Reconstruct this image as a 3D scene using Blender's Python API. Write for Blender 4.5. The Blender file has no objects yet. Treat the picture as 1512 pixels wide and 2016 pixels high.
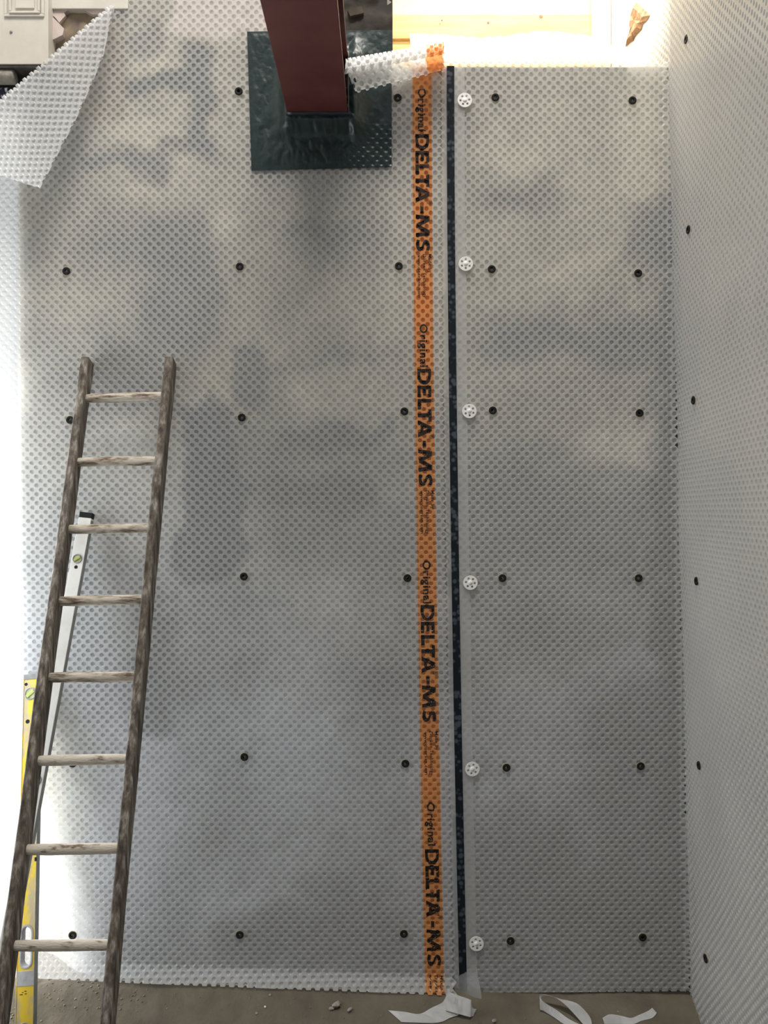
import bpy, bmesh, math, random
import numpy as np
from mathutils import Vector, Matrix

random.seed(7)
rng = np.random.default_rng(11)
scene = bpy.context.scene
COL = scene.collection

# ------------------------------------------------------------------ camera
D, F, ZC = 3.03, 1631.0, 1.74          # distance to wall plane, focal length in px, lens height
S = D / F                              # metres per pixel on the wall plane
cd = bpy.data.cameras.new('camera')
cd.sensor_fit = 'VERTICAL'
cd.sensor_height = 36.0
cd.lens = 36.0 * F / 2016.0
cam = bpy.data.objects.new('camera', cd)
COL.objects.link(cam)
cam.location = (0, -D, ZC)
cam.rotation_euler = (math.pi / 2, 0, 0)
scene.camera = cam

# ------------------------------------------------------------------ light
world = bpy.data.worlds.new('sky')
scene.world = world
world.use_nodes = True
bg = world.node_tree.nodes['Background']
bg.inputs[0].default_value = (0.84, 0.92, 1.0, 1)
bg.inputs[1].default_value = 0.23

def area(name, loc, rot, sx, sy, power, color):
    l = bpy.data.lights.new(name, 'AREA')
    l.shape = 'RECTANGLE'; l.size = sx; l.size_y = sy
    l.energy = power; l.color = color
    o = bpy.data.objects.new(name, l); COL.objects.link(o)
    o.location = loc; o.rotation_euler = rot
    return o
R = math.radians
# roof window above the reveal at the top right
area('roof_window_light', (0.55, 0.28, 4.75), (R(-8), 0, 0), 1.0, 0.6, 31, (1.0, 0.94, 0.84))
# added overhead lamp for light from above; no roof is modelled
area('added_overhead_light', (-0.1, -1.9, 6.9), (R(20), 0, 0), 2.2, 1.2, 170, (1.0, 0.955, 0.89))
# daylight through the narrow window in the left wall, close to the corner
area('side_window_light', (-1.66, -0.27, 1.1), (0, R(-90), 0), 2.1, 0.42, 15, (0.86, 0.93, 1.0))
# daylight through the doorway behind the left end of the membrane
area('doorway_light', (-1.95, 0.42, 1.35), (0, R(-90), R(-28)), 2.6, 0.5, 55, (0.96, 0.98, 1.0))

scene.view_settings.view_transform = 'Standard'
scene.view_settings.look = 'None'
scene.view_settings.gamma = 1.0
scene.view_settings.use_curve_mapping = False
scene.view_settings.exposure = 0.56
cy = scene.cycles
cy.transparent_max_bounces = 9
cy.max_bounces = 4; cy.diffuse_bounces = 3; cy.glossy_bounces = 2; cy.transmission_bounces = 2
cy.use_light_tree = False; cy.caustics_reflective = False; cy.caustics_refractive = False

# ------------------------------------------------------------------ helpers
def P(px, py, y=0.0):
    d = D + y
    return Vector(((px - 756) / F * d, y, ZC - (py - 1008) / F * d))
def XW(px): return (px - 756) * S
def ZW(py): return ZC - (py - 1008) * S

def tag(o, label=None, cat=None, group=None, kind=None):
    if label: o['label'] = label
    if cat: o['category'] = cat
    if group: o['group'] = group
    if kind: o['kind'] = kind
    return o
def empty(name, loc, label, cat, group=None):
    o = bpy.data.objects.new(name, None); COL.objects.link(o)
    o.location = loc; o.empty_display_size = 0.05
    bpy.context.view_layer.update()
    return tag(o, label, cat, group)
def obj(name, me, m=None, parent=None):
    if m is not None:
        me.materials.clear()
        for k in (m if isinstance(m, (list, tuple)) else [m]): me.materials.append(k)
    o = bpy.data.objects.new(name, me); COL.objects.link(o)
    if parent is not None:
        o.parent = parent
        o.matrix_parent_inverse = parent.matrix_world.inverted() if parent.type == 'EMPTY' else Matrix()
    return o
def from_bm(bm, smooth=False):
    me = bpy.data.meshes.new('m')
    bmesh.ops.recalc_face_normals(bm, faces=bm.faces)
    if smooth:
        for f in bm.faces: f.smooth = True
    bm.to_mesh(me); bm.free()
    return me
def box(bm, lo, hi, M=None, bevel=0.0, seg=1):
    c = [(a + b) / 2 for a, b in zip(lo, hi)]
    s = [abs(b - a) for a, b in zip(lo, hi)]
    r = bmesh.ops.create_cube(bm, size=1, matrix=Matrix.Translation(c) @ Matrix.Diagonal((*s, 1)))
    vs = r['verts']
    if bevel:
        es = list({e for v in vs for e in v.link_edges})
        rb = bmesh.ops.bevel(bm, geom=es, offset=bevel, segments=seg, affect='EDGES', profile=0.6)
        vs = list({v for f in rb['faces'] for v in f.verts} | {v for v in vs if v.is_valid})
    if M is not None:
        for v in vs: v.co = M @ v.co
    return vs
def poly_prism(bm, pts, y0, y1):
    """pts in world (x,z); prism between y0 (front) and y1 (back)."""
    a = [bm.verts.new((x, y0, z)) for x, z in pts]
    b = [bm.verts.new((x, y1, z)) for x, z in pts]
    bm.faces.new(a); bm.faces.new(b[::-1])
    n = len(pts)
    for i in range(n):
        bm.faces.new((a[i], b[i], b[(i + 1) % n], a[(i + 1) % n]))
def lathe(bm, prof, n=20, M=Matrix()):
    rings = []
    for r, h in prof:
        if r < 1e-6: rings.append([bm.verts.new(M @ Vector((0, 0, h)))])
        else: rings.append([bm.verts.new(M @ Vector((r * math.cos(2*math.pi*k/n), r * math.sin(2*math.pi*k/n), h))) for k in range(n)])
    for a, b in zip(rings[:-1], rings[1:]):
        for k in range(n):
            k2 = (k + 1) % n
            if len(a) == 1 and len(b) > 1: bm.faces.new((a[0], b[k], b[k2]))
            elif len(b) == 1 and len(a) > 1: bm.faces.new((a[k], b[0], a[k2]))
            elif len(a) > 1: bm.faces.new((a[k], b[k], b[k2], a[k2]))
_G = rng.random((64, 64))
def vnoise(x, y):
    x = np.asarray(x, float); y = np.asarray(y, float)
    xi = np.floor(x).astype(int); yi = np.floor(y).astype(int)
    fx = x - xi; fy = y - yi
    fx = fx*fx*(3-2*fx); fy = fy*fy*(3-2*fy)
    g = lambda i, j: _G[i % 64, j % 64]
    return (g(xi,yi)*(1-fx)+g(xi+1,yi)*fx)*(1-fy) + (g(xi,yi+1)*(1-fx)+g(xi+1,yi+1)*fx)*fy
def fbm(x, y, o=4):
    s = 0; a = 0.5; t = 0
    for k in range(o):
        s = s + a*vnoise(np.asarray(x)*2**k + 7.3*k, np.asarray(y)*2**k + 3.1*k); t += a; a *= 0.5
    return s / t
def sstep(a, b, x):
    t = np.clip((np.asarray(x, float) - a) / (b - a), 0, 1); return t*t*(3-2*t)
def in_poly(px, py, poly):
    px = np.asarray(px, float); py = np.asarray(py, float)
    r = np.zeros(px.shape, bool); n = len(poly); j = n - 1
    for i in range(n):
        xi, yi = poly[i]; xj, yj = poly[j]
        c = ((yi > py) != (yj > py)) & (px < (xj - xi) * (py - yi) / ((yj - yi) or 1e-9) + xi)
        r ^= c; j = i
    return r

# ------------------------------------------------------------------ materials
def newmat(name):
    m = bpy.data.materials.new(name); m.use_nodes = True
    nt = m.node_tree; nt.nodes.clear()
    out = nt.nodes.new('ShaderNodeOutputMaterial')
    return m, nt, out
def N(nt, typ, **kw):
    n = nt.nodes.new(typ)
    for k, v in kw.items():
        if k.startswith('in_'):
            key = k[3:]
            n.inputs[int(key) if key.isdigit() else key.replace('_', ' ')].default_value = v
        else: setattr(n, k, v)
    return n
def L(nt, a, b): nt.links.new(a, b)
def rgb(c): return (c[0], c[1], c[2], 1)

def pmat(name, c1, c2=None, scale=20, rough=0.6, bump=0.0, bscale=None, detail=5, stretch=(1,1,1), spec=0.4, lo=0.35, hi=0.65, c3=None, metallic=0.0, coords='Object'):
    m, nt, out = newmat(name)
    p = N(nt, 'ShaderNodeBsdfPrincipled')
    p.inputs['Roughness'].default_value = rough
    p.inputs['Specular IOR Level'].default_value = spec
    p.inputs['Metallic'].default_value = metallic
    L(nt, p.outputs[0], out.inputs[0])
    p.inputs['Base Color'].default_value = rgb(c1)
    if c2 is not None or bump:
        tc = N(nt, 'ShaderNodeTexCoord'); mp = N(nt, 'ShaderNodeMapping')
        mp.inputs['Scale'].default_value = stretch
        L(nt, tc.outputs[coords], mp.inputs[0])
    if c2 is not None:
        nz = N(nt, 'ShaderNodeTexNoise', in_Scale=scale, in_Detail=detail, in_Roughness=0.62)
        L(nt, mp.outputs[0], nz.inputs['Vector'])
        cr = N(nt, 'ShaderNodeValToRGB')
        cr.color_ramp.elements[0].position = lo; cr.color_ramp.elements[0].color = rgb(c1)
        cr.color_ramp.elements[1].position = hi; cr.color_ramp.elements[1].color = rgb(c2)
        if c3 is not None:
            e = cr.color_ramp.elements.new((lo+hi)/2); e.color = rgb(c3)
        L(nt, nz.outputs[0], cr.inputs[0]); L(nt, cr.outputs[0], p.inputs['Base Color'])
    if bump:
        nb = N(nt, 'ShaderNodeTexNoise', in_Scale=bscale or scale*3, in_Detail=4)
        L(nt, mp.outputs[0], nb.inputs['Vector'])
        bp = N(nt, 'ShaderNodeBump', in_Strength=bump, in_Distance=0.004)
        L(nt, nb.outputs[0], bp.inputs['Height']); L(nt, bp.outputs[0], p.inputs['Normal'])
    return m

def membrane_mat(name, opac, orange=True, tint=(0.90, 0.90, 0.885), trans=0.32, rough=0.30):
    """milky polyethylene: part clear, part diffuse, part translucent, glossy skin; orange edge stripe coloured in the sheet's own coordinates"""
    m, nt, out = newmat(name)
    col_d = N(nt, 'ShaderNodeMix', data_type='RGBA'); col_t = N(nt, 'ShaderNodeMix', data_type='RGBA')
    col_d.inputs[6].default_value = rgb(tint); col_d.inputs[7].default_value = (1.0, 0.46, 0.17, 1)
    col_t.inputs[6].default_value = (0.93, 0.93, 0.92, 1); col_t.inputs[7].default_value = (1.0, 0.48, 0.22, 1)
    op = N(nt, 'ShaderNodeMix', data_type='FLOAT'); op.inputs[2].default_value = opac; op.inputs[3].default_value = min(0.9, opac + 0.22)
    if orange:
        uv = N(nt, 'ShaderNodeUVMap'); sp = N(nt, 'ShaderNodeSeparateXYZ')
        L(nt, uv.outputs[0], sp.inputs[0])
        g1 = N(nt, 'ShaderNodeMath', operation='GREATER_THAN', in_1=0.0)
        g2 = N(nt, 'ShaderNodeMath', operation='LESS_THAN', in_1=37*S)
        mu = N(nt, 'ShaderNodeMath', operation='MULTIPLY')
        L(nt, sp.outputs[0], g1.inputs[0]); L(nt, sp.outputs[0], g2.inputs[0])
        L(nt, g1.outputs[0], mu.inputs[0]); L(nt, g2.outputs[0], mu.inputs[1])
        for q in (col_d, col_t, op): L(nt, mu.outputs[0], q.inputs[0])
    else:
        for q in (col_d, col_t, op): q.inputs[0].default_value = 0.0
    p = N(nt, 'ShaderNodeBsdfPrincipled'); p.inputs['Roughness'].default_value = rough
    p.inputs['Specular IOR Level'].default_value = 0.55
    t = N(nt, 'ShaderNodeBsdfTranslucent'); tr = N(nt, 'ShaderNodeBsdfTransparent')
    mx = N(nt, 'ShaderNodeMixShader'); mx.inputs[0].default_value = trans
    m2 = N(nt, 'ShaderNodeMixShader')
    L(nt, col_d.outputs[2], p.inputs['Base Color']); L(nt, col_d.outputs[2], t.inputs[0]); L(nt, col_t.outputs[2], tr.inputs[0])
    L(nt, p.outputs[0], mx.inputs[1]); L(nt, t.outputs[0], mx.inputs[2])
    L(nt, tr.outputs[0], m2.inputs[1]); L(nt, mx.outputs[0], m2.inputs[2]); L(nt, op.outputs[0], m2.inputs[0])
    L(nt, m2.outputs[0], out.inputs[0])
    return m

M_FILM = membrane_mat('membrane_film', 0.50)
M_THIN = membrane_mat('membrane_stud_end', 0.18, rough=0.4)
M_SIDE = membrane_mat('membrane_stud_side', 0.70)
M_PLAINS = membrane_mat('membrane_stud_side_clear', 0.70, orange=False)
M_PLAIN = membrane_mat('membrane_film_clear', 0.50, orange=False)
M_PLAINT = membrane_mat('membrane_stud_end_clear', 0.18, orange=False, rough=0.4)
M_FLANGE = membrane_mat('membrane_flange', 0.34, orange=False, tint=(0.86, 0.87, 0.87))
M_BLACK = pmat('black_plastic', (0.012, 0.012, 0.012), rough=0.7, spec=0.2)
M_SEAL = pmat('seal_ring', (0.34, 0.25, 0.10), (0.50, 0.42, 0.26), 90, 0.6)
M_WPLUG = pmat('white_plug_plastic', (0.84, 0.83, 0.80), rough=0.4)
M_INK = pmat('black_print', (0.018, 0.014, 0.012), rough=0.35)
M_WOOD = pmat('weathered_wood', (0.055, 0.043, 0.035), (0.37, 0.34, 0.30), 26, 0.8, 0.35, 120, stretch=(2.2,2.2,0.35), lo=0.36, hi=0.68, c3=(0.15,0.125,0.10))
M_RUNG = pmat('plastered_rung_wood', (0.14, 0.10, 0.075), (0.62, 0.56, 0.47), 22, 0.85, 0.5, 90, stretch=(0.6,3,3), lo=0.38, hi=0.56, c3=(0.40,0.34,0.27))
M_RUNGP = pmat('thickly_plastered_rung', (0.20, 0.15, 0.11), (0.66, 0.60, 0.51), 22, 0.9, 0.6, 90, stretch=(0.8,3,3), lo=0.34, hi=0.48, c3=(0.52,0.46,0.38))
M_OXIDE = pmat('red_oxide_primer', (0.092, 0.021, 0.020), (0.130, 0.042, 0.037), 7, 0.5, 0.08, 60, lo=0.3, hi=0.75)
M_LEVELW = pmat('white_enamel', (0.72, 0.71, 0.67), (0.58, 0.56, 0.50), 9, 0.4, lo=0.5, hi=0.8)
M_LEVELY = pmat('worn_yellow_enamel', (0.70, 0.50, 0.04), (0.44, 0.37, 0.24), 13, 0.45, 0.1, 60, stretch=(1.4,1,0.5), lo=0.47, hi=0.58)
M_GREYM = pmat('grey_smear', (0.30,0.30,0.31), (0.42,0.42,0.43), 40, 0.6)
M_STEEL = pmat('dark_edge_steel', (0.20, 0.20, 0.19), (0.28,0.28,0.27), 30, 0.4)
M_VIAL = pmat('vial_green', (0.30, 0.33, 0.16), (0.44,0.46,0.30), 60, 0.15)
M_WPAINT = pmat('old_white_paint', (0.70, 0.665, 0.60), (0.62, 0.58, 0.51), 6, 0.5, 0.12, 50)
M_PAPER = pmat('backing_paper', (0.80, 0.80, 0.79), (0.70, 0.70, 0.69), 14, 0.55, 0.06, 40)
M_PLASTER = pmat('old_pink_plaster', (0.66, 0.56, 0.52), (0.52, 0.43, 0.38), 14, 0.9, 0.3, 60)
M_BRICK = pmat('broken_brick', (0.34, 0.17, 0.08), (0.58, 0.36, 0.22), 40, 0.95, 0.9, 90, c3=(0.45,0.26,0.14))
M_WHITEPL = pmat('white_plaster', (0.86, 0.85, 0.83), (0.80, 0.79, 0.76), 8, 0.9, 0.15, 60)
M_PINE = pmat('new_pine', (0.78, 0.55, 0.25), (0.68, 0.43, 0.17), 8, 0.6, 0.05, 40, stretch=(0.5,4,6))
M_PANEL = pmat('pale_ply_panel', (0.84, 0.72, 0.40), (0.78, 0.64, 0.32), 4, 0.6, stretch=(0.4,3,4))
M_KNOT = pmat('pine_knot', (0.16, 0.08, 0.035), (0.30, 0.16, 0.07), 120, 0.6)
M_FOIL = pmat('bitumen_patch', (0.009, 0.021, 0.021), (0.017, 0.032, 0.031), 12, 0.34, 0.35, 45, spec=0.45)
M_FOILD = pmat('bitumen_collar', (0.010, 0.013, 0.020), (0.02,0.024,0.032), 20, 0.32, 0.35, 60, spec=0.6)
M_MORTAR = pmat('grey_mortar', (0.26, 0.24, 0.21), (0.40, 0.37, 0.32), 30, 0.95, 0.8, 80)
M_CLOD = pmat('dry_clod', (0.20, 0.185, 0.16), (0.33, 0.31, 0.27), 60, 0.95, 0.8, 140)

# tape: dark butyl strip pressed over the studs, paler rings where it bridges them
m, nt, out = newmat('butyl_tape')
p = N(nt, 'ShaderNodeBsdfPrincipled'); p.inputs['Roughness'].default_value = 0.75; p.inputs['Specular IOR Level'].default_value = 0.2
tc = N(nt, 'ShaderNodeTexCoord'); vo = N(nt, 'ShaderNodeTexVoronoi', in_Scale=52.0); vo.inputs['Randomness'].default_value = 0.75
nz = N(nt, 'ShaderNodeTexNoise', in_Scale=16.0, in_Detail=3.0)
cr = N(nt, 'ShaderNodeValToRGB')
cr.color_ramp.elements[0].position = 0.20; cr.color_ramp.elements[0].color = (0.055, 0.07, 0.09, 1)
cr.color_ramp.elements[1].position = 0.46; cr.color_ramp.elements[1].color = (0.006, 0.010, 0.015, 1)
ad = N(nt, 'ShaderNodeMath', operation='MULTIPLY_ADD', in_1=0.9, in_2=-0.50)
a2 = N(nt, 'ShaderNodeMath', operation='ADD')
mp = N(nt, 'ShaderNodeMapping'); mp.inputs['Scale'].default_value = (1, 0.0, 1)
L(nt, tc.outputs['Object'], mp.inputs[0]); L(nt, mp.outputs[0], vo.inputs['Vector']); L(nt, mp.outputs[0], nz.inputs['Vector'])
L(nt, nz.outputs[0], ad.inputs[0]); L(nt, vo.outputs['Distance'], a2.inputs[0]); L(nt, ad.outputs[0], a2.inputs[1])
L(nt, a2.outputs[0], cr.inputs[0]); L(nt, cr.outputs[0], p.inputs['Base Color']); L(nt, p.outputs[0], out.inputs[0])
M_TAPE = m

# wall: stained masonry, stains plus some painted light and shade in its own colour layer
def wall_mat(name, bump=0.6):
    m, nt, out = newmat(name)
    p = N(nt, 'ShaderNodeBsdfPrincipled'); p.inputs['Roughness'].default_value = 0.95
    at = N(nt, 'ShaderNodeVertexColor', layer_name='stain_and_light')
    tc = N(nt, 'ShaderNodeTexCoord'); nz = N(nt, 'ShaderNodeTexNoise', in_Scale=28.0, in_Detail=6.0)
    L(nt, tc.outputs['Object'], nz.inputs['Vector'])
    mr = N(nt, 'ShaderNodeMapRange', in_1=0.3, in_2=0.7, in_3=0.78, in_4=1.22)
    L(nt, nz.outputs[0], mr.inputs[0])
    mx = N(nt, 'ShaderNodeVectorMath', operation='SCALE')
    L(nt, at.outputs[0], mx.inputs[0]); L(nt, mr.outputs[0], mx.inputs['Scale'])
    L(nt, mx.outputs[0], p.inputs['Base Color'])
    bp = N(nt, 'ShaderNodeBump', in_Strength=bump, in_Distance=0.006)
    L(nt, nz.outputs[0], bp.inputs['Height']); L(nt, bp.outputs[0], p.inputs['Normal'])
    L(nt, p.outputs[0], out.inputs[0])
    return m
M_WALL = wall_mat('stained_masonry')

# ------------------------------------------------------------------ structure
def soft_box(px, py, x0, x1, y0, y1, e=14):
    return sstep(x0-e, x0+e, px)*(1-sstep(x1-e, x1+e, px))*sstep(y0-e, y0+e, py)*(1-sstep(y1-e, y1+e, py))
def blob(px, py, cx, cy, rx, ry):
    return np.exp(-(((px-cx)/rx)**2 + ((py-cy)/ry)**2))

def grid_mesh(xs, zs, pos, keep=None):
    nx, nz = len(xs), len(zs)
    X, Z = np.meshgrid(xs, zs)
    co = pos(X.ravel(), Z.ravel())
    idx = np.arange(nx*nz).reshape(nz, nx)
    q = np.stack([idx[:-1,:-1], idx[:-1,1:], idx[1:,1:], idx[1:,:-1]], -1).reshape(-1, 4)
    if keep is not None:
        cx = (X[:-1,:-1]+X[1:,1:]).ravel()/2; cz = (Z[:-1,:-1]+Z[1:,1:]).ravel()/2
        q = q[keep(cx, cz)]
    me = bpy.data.meshes.new('g')
    me.from_pydata(co.tolist(), [], q.tolist())
    return me, X.ravel(), Z.ravel()
def set_col(me, cols):
    ca = me.color_attributes.new('stain_and_light', 'FLOAT_COLOR', 'POINT')
    a = np.ones((len(me.vertices), 4), np.float32); a[:, :3] = cols
    ca.data.foreach_set('color', a.ravel())

def wall_colour(px, py):
    n1 = fbm(px/150, py/150, 5); n2 = fbm(px/60+9, py/70+4, 4); n3 = fbm(px/330+3, py/260+8, 3)
    wx = px + 40*(fbm(px/60+20, py/60, 3)-0.5)*2; wy = py + 40*(fbm(px/60, py/60+31, 3)-0.5)*2
    base = np.array([0.33, 0.30, 0.24]); grey = np.array([0.25, 0.26, 0.295])
    t = sstep(700, 1500, py + 250*(n3-0.5))[:, None]
    c = base*(1-t) + grey*t
    v = 1.05 + 1.5*(n1-0.5) + 0.5*(n2-0.5) + 1.5*(n3-0.5)
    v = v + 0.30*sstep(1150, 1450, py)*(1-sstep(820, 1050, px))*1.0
    dark = np.zeros_like(px)
    for (x0,x1,y0,y1,e,s) in [(350,468,800,1150,10,0.72),(190,410,152,190,10,0.66),(372,430,85,300,14,0.62),(300,372,270,300,10,0.5),
                              (170,330,300,345,22,0.55),(275,420,410,700,34,0.50),(150,300,440,520,40,0.30),(180,340,650,800,40,0.42),(470,520,690,800,14,0.45),(545,770,830,876,16,0.45),
                              (500,720,925,1000,20,0.42),(470,800,700,720,12,0.2),(940,1320,610,710,40,0.55),(930,1080,350,420,40,0.55),(1235,1330,380,560,30,0.45),
                              (1285,1370,380,1930,26,0.62),(1150,1340,1330,1930,80,0.55),(930,1180,1560,1930,80,0.45),(268,330,1170,1440,16,0.50),
                              (560,770,420,480,34,0.4),(945,1300,930,1130,60,0.40),(980,1260,1180,1300,60,0.25),(430,800,1790,1905,30,0.35),(600,760,1720,1850,40,0.25),(560,640,1010,1100,25,0.25),(250,330,40,120,14,0.4),(300,345,560,700,20,0.3)]:
        dark = np.maximum(dark, s*soft_box(wx, wy, x0, x1, y0, y1, e))
    light = np.zeros_like(px)
    for (cx,cy,rx,ry,s) in [(690,590,120,60,0.25),(1250,430,35,140,0.35),(1180,520,120,50,0.25),(1040,740,60,30,0.3),(1190,900,110,50,0.3),(640,800,120,50,0.22),
                            (230,250,60,60,0.35),(290,110,70,60,0.3),(240,1590,160,160,0.5),(700,1230,150,90,0.3),(560,1420,180,120,0.3),(1060,1500,80,80,0.2),(1260,1620,14,120,0.4),(460,1760,90,90,0.25),(1000,300,120,80,0.25)]:
        light = np.maximum(light, s*blob(wx, wy, cx, cy, rx, ry))
    v = np.clip(v*(1-1.3*dark)*(1+1.8*light), 0.10, 2.0)
    k = ((1-sstep(60, 230, px))*sstep(1250, 1700, py)*0.8)[:, None]  # pale towards the doorway foot: light from behind painted into the colour
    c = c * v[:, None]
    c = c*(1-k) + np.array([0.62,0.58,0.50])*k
    slate = np.array([0.075, 0.085, 0.10])
    k = (dark*0.75)[:, None]; c = c*(1-k) + slate*k*1.0*(0.7+0.6*n2)[:, None]
    # pale pinkish plaster above the masonry at the top, bare dark pier beside the beam, its shade painted in
    k = (soft_box(wx, wy, 345, 540, -200, 66, 8)*0.95)[:, None]; c = c*(1-k) + np.array([0.80,0.70,0.64])*k
    k = soft_box(px+0.3*(wx-px), py, 655, 900, -300, 128, 5)[:, None]; c = c*(1-k) + (np.array([0.038,0.032,0.026])*(0.6+0.9*n2)[:, None])*k
    # bare wall at the top left: brown hollow, tan render, dark under the panel
    k = soft_box(px, py, -300, 245, -300, 235, 6)[:, None]
    tan = np.array([0.30,0.235,0.155])*(0.65+0.75*n1)[:, None]
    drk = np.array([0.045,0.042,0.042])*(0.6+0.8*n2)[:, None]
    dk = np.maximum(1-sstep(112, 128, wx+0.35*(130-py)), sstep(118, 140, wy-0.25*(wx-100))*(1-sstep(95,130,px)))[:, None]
    br = (blob(wx, wy, 140, 38, 24, 20)*1.2).clip(0,1)[:, None]
    loc = tan*(1-br) + np.array([0.15,0.115,0.095])*br
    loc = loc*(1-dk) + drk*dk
    c = c*(1-k) + loc*k
    return c

# wall_back: doorway at far left (behind the membrane), reveal opening at top right
X_DOOR, Z_DOOR = XW(34), ZW(196)
X_PIER, Z_SILL = XW(773), ZW(131)
X_RC = XW(1345)
xs = np.concatenate([np.arange(-2.2, X_DOOR, 0.03), np.arange(X_DOOR, X_PIER, 0.011), np.arange(X_PIER, 1.16, 0.011)])
zs = np.concatenate([np.arange(-0.12, Z_SILL, 0.011), np.arange(Z_SILL, 4.6, 0.011)])
def wpos(x, z):
    n = fbm(x*9, z*9, 4)
    y = 0.0 + 0.010*(n) 
    px = x/S+756; py = 1008-(z-ZC)/S
    bare = soft_box(px, py, 655, 900, -300, 118, 6) + soft_box(px, py, 95, 250, -300, 190, 8)
    y = y + 0.22*(1-sstep(-10, 130+60*sstep(1500,1900,py), px + 30*(fbm(x*8, z*5, 2)-0.5)))*sstep(1420, 1800, py)  # set-back shape added so doorway light spreads behind the sheet
    y = y + 0.03*bare*(fbm(x*22, z*22, 4)-0.35)
    return np.stack([x, y, z], -1)
def wkeep(x, z):
    return ~((x < X_DOOR) & (z < Z_DOOR)) & ~((x > X_PIER) & (z > Z_SILL))
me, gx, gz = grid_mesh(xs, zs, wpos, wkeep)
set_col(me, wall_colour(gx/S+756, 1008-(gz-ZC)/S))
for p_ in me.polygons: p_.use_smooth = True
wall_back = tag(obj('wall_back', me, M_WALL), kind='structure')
bm = bmesh.new()
box(bm, (X_DOOR, 0.012, ZW(1330)), (X_DOOR+0.02, 0.40, Z_DOOR))            # jamb
box(bm, (-2.2, 0.012, Z_DOOR), (X_DOOR+0.02, 0.40, Z_DOOR+0.03))         # soffit
box(bm, (X_PIER-0.02, 0.012, Z_SILL), (X_PIER, 0.72, 4.6))               # pier cheek
box(bm, (X_PIER-0.02, 0.012, Z_SILL-0.03), (1.2, 0.72, Z_SILL-0.004))    # sill
tag(obj('trim_1', from_bm(bm), M_MORTAR), kind='structure')

def xc(z): return 1.127 - 0.0245*np.asarray(z)
# wall_right
DIR = np.array([-math.sin(R(4.5)), -math.cos(R(4.5))])
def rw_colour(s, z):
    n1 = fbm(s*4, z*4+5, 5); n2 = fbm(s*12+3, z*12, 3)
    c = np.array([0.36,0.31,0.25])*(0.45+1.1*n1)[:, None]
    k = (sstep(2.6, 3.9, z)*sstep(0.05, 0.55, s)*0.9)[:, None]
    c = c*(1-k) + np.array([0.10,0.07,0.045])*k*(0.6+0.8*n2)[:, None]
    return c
ss = np.arange(-0.05, 2.2, 0.03)
def rpos(s, z):
    return np.stack([xc(z) + 0.014 + DIR[0]*s, DIR[1]*s, z], -1)
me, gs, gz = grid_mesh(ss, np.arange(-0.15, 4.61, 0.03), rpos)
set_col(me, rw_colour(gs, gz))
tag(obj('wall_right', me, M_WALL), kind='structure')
# right cheek of the reveal, white plaster, with a spalled patch of brick
bm = bmesh.new()
a = [(xc(3.5)+0.012, 0.02, Z_SILL-0.01), (1.012, 0.70, Z_SILL-0.01), (1.012, 0.70, 4.6), (xc(3.5)+0.012, 0.02, 4.6)]
v1 = [bm.verts.new(p_) for p_ in a]; v2 = [bm.verts.new((p_[0]+0.10, p_[1], p_[2])) for p_ in a]
bm.faces.new(v1); bm.faces.new(v2[::-1])
for i in range(4): bm.faces.new((v1[i], v2[i], v2[(i+1)%4], v1[(i+1)%4]))
reveal = tag(obj('wall_reveal', from_bm(bm), M_WHITEPL), kind='structure')

# floor: trodden earth and mortar, falling away from a low bank at the wall foot
def fpos(x, y):
    t = sstep(0.0, 0.30, -y)
    z = 0.050 - 0.055*sstep(-1.5, 1.1, x) - 0.012 - (0.075+0.03*(1-sstep(-1.5,1.1,x)))*t
    bank = (1-sstep(-1.1, -0.75, x))*np.exp(-((y+0.06)/0.07)**2)
    z = z + 0.012*bank + 0.014*(fbm(x*7, y*7, 4)-0.5) + 0.007*(fbm(x*30, y*30, 3)-0.5)
    return np.stack([x, y, z], -1)
def floor_z(x, y): return float(fpos(np.array([x]), np.array([y]))[0, 2])
me, _, _ = grid_mesh(np.arange(-2.2, 1.25, 0.012), np.concatenate([np.arange(-4.2, -0.5, 0.06), np.arange(-0.5, 0.06, 0.010), np.arange(0.06, 1.0, 0.06)]), fpos)
for p_ in me.polygons: p_.use_smooth = True
M_FLOOR = pmat('earth_floor', (0.085, 0.071, 0.052), (0.145, 0.122, 0.090), 5, 0.95, 0.7, 70, lo=0.3, hi=0.7)
tag(obj('floor', me, M_FLOOR), kind='structure')

# wall_left with a tall window opening, outside the frame
bm = bmesh.new()
XL = -1.68
box(bm, (XL-0.2, -4.2, -0.1), (XL, -0.50, 4.6)); box(bm, (XL-0.2, -0.04, -0.1), (XL, 0.02, 4.6))
box(bm, (XL-0.2, -0.50, 2.2), (XL, -0.04, 4.6)); box(bm, (XL-0.2, -0.50, -0.1), (XL, -0.04, 0.0))
tag(obj('wall_left', from_bm(bm), M_WHITEPL), kind='structure')

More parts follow.
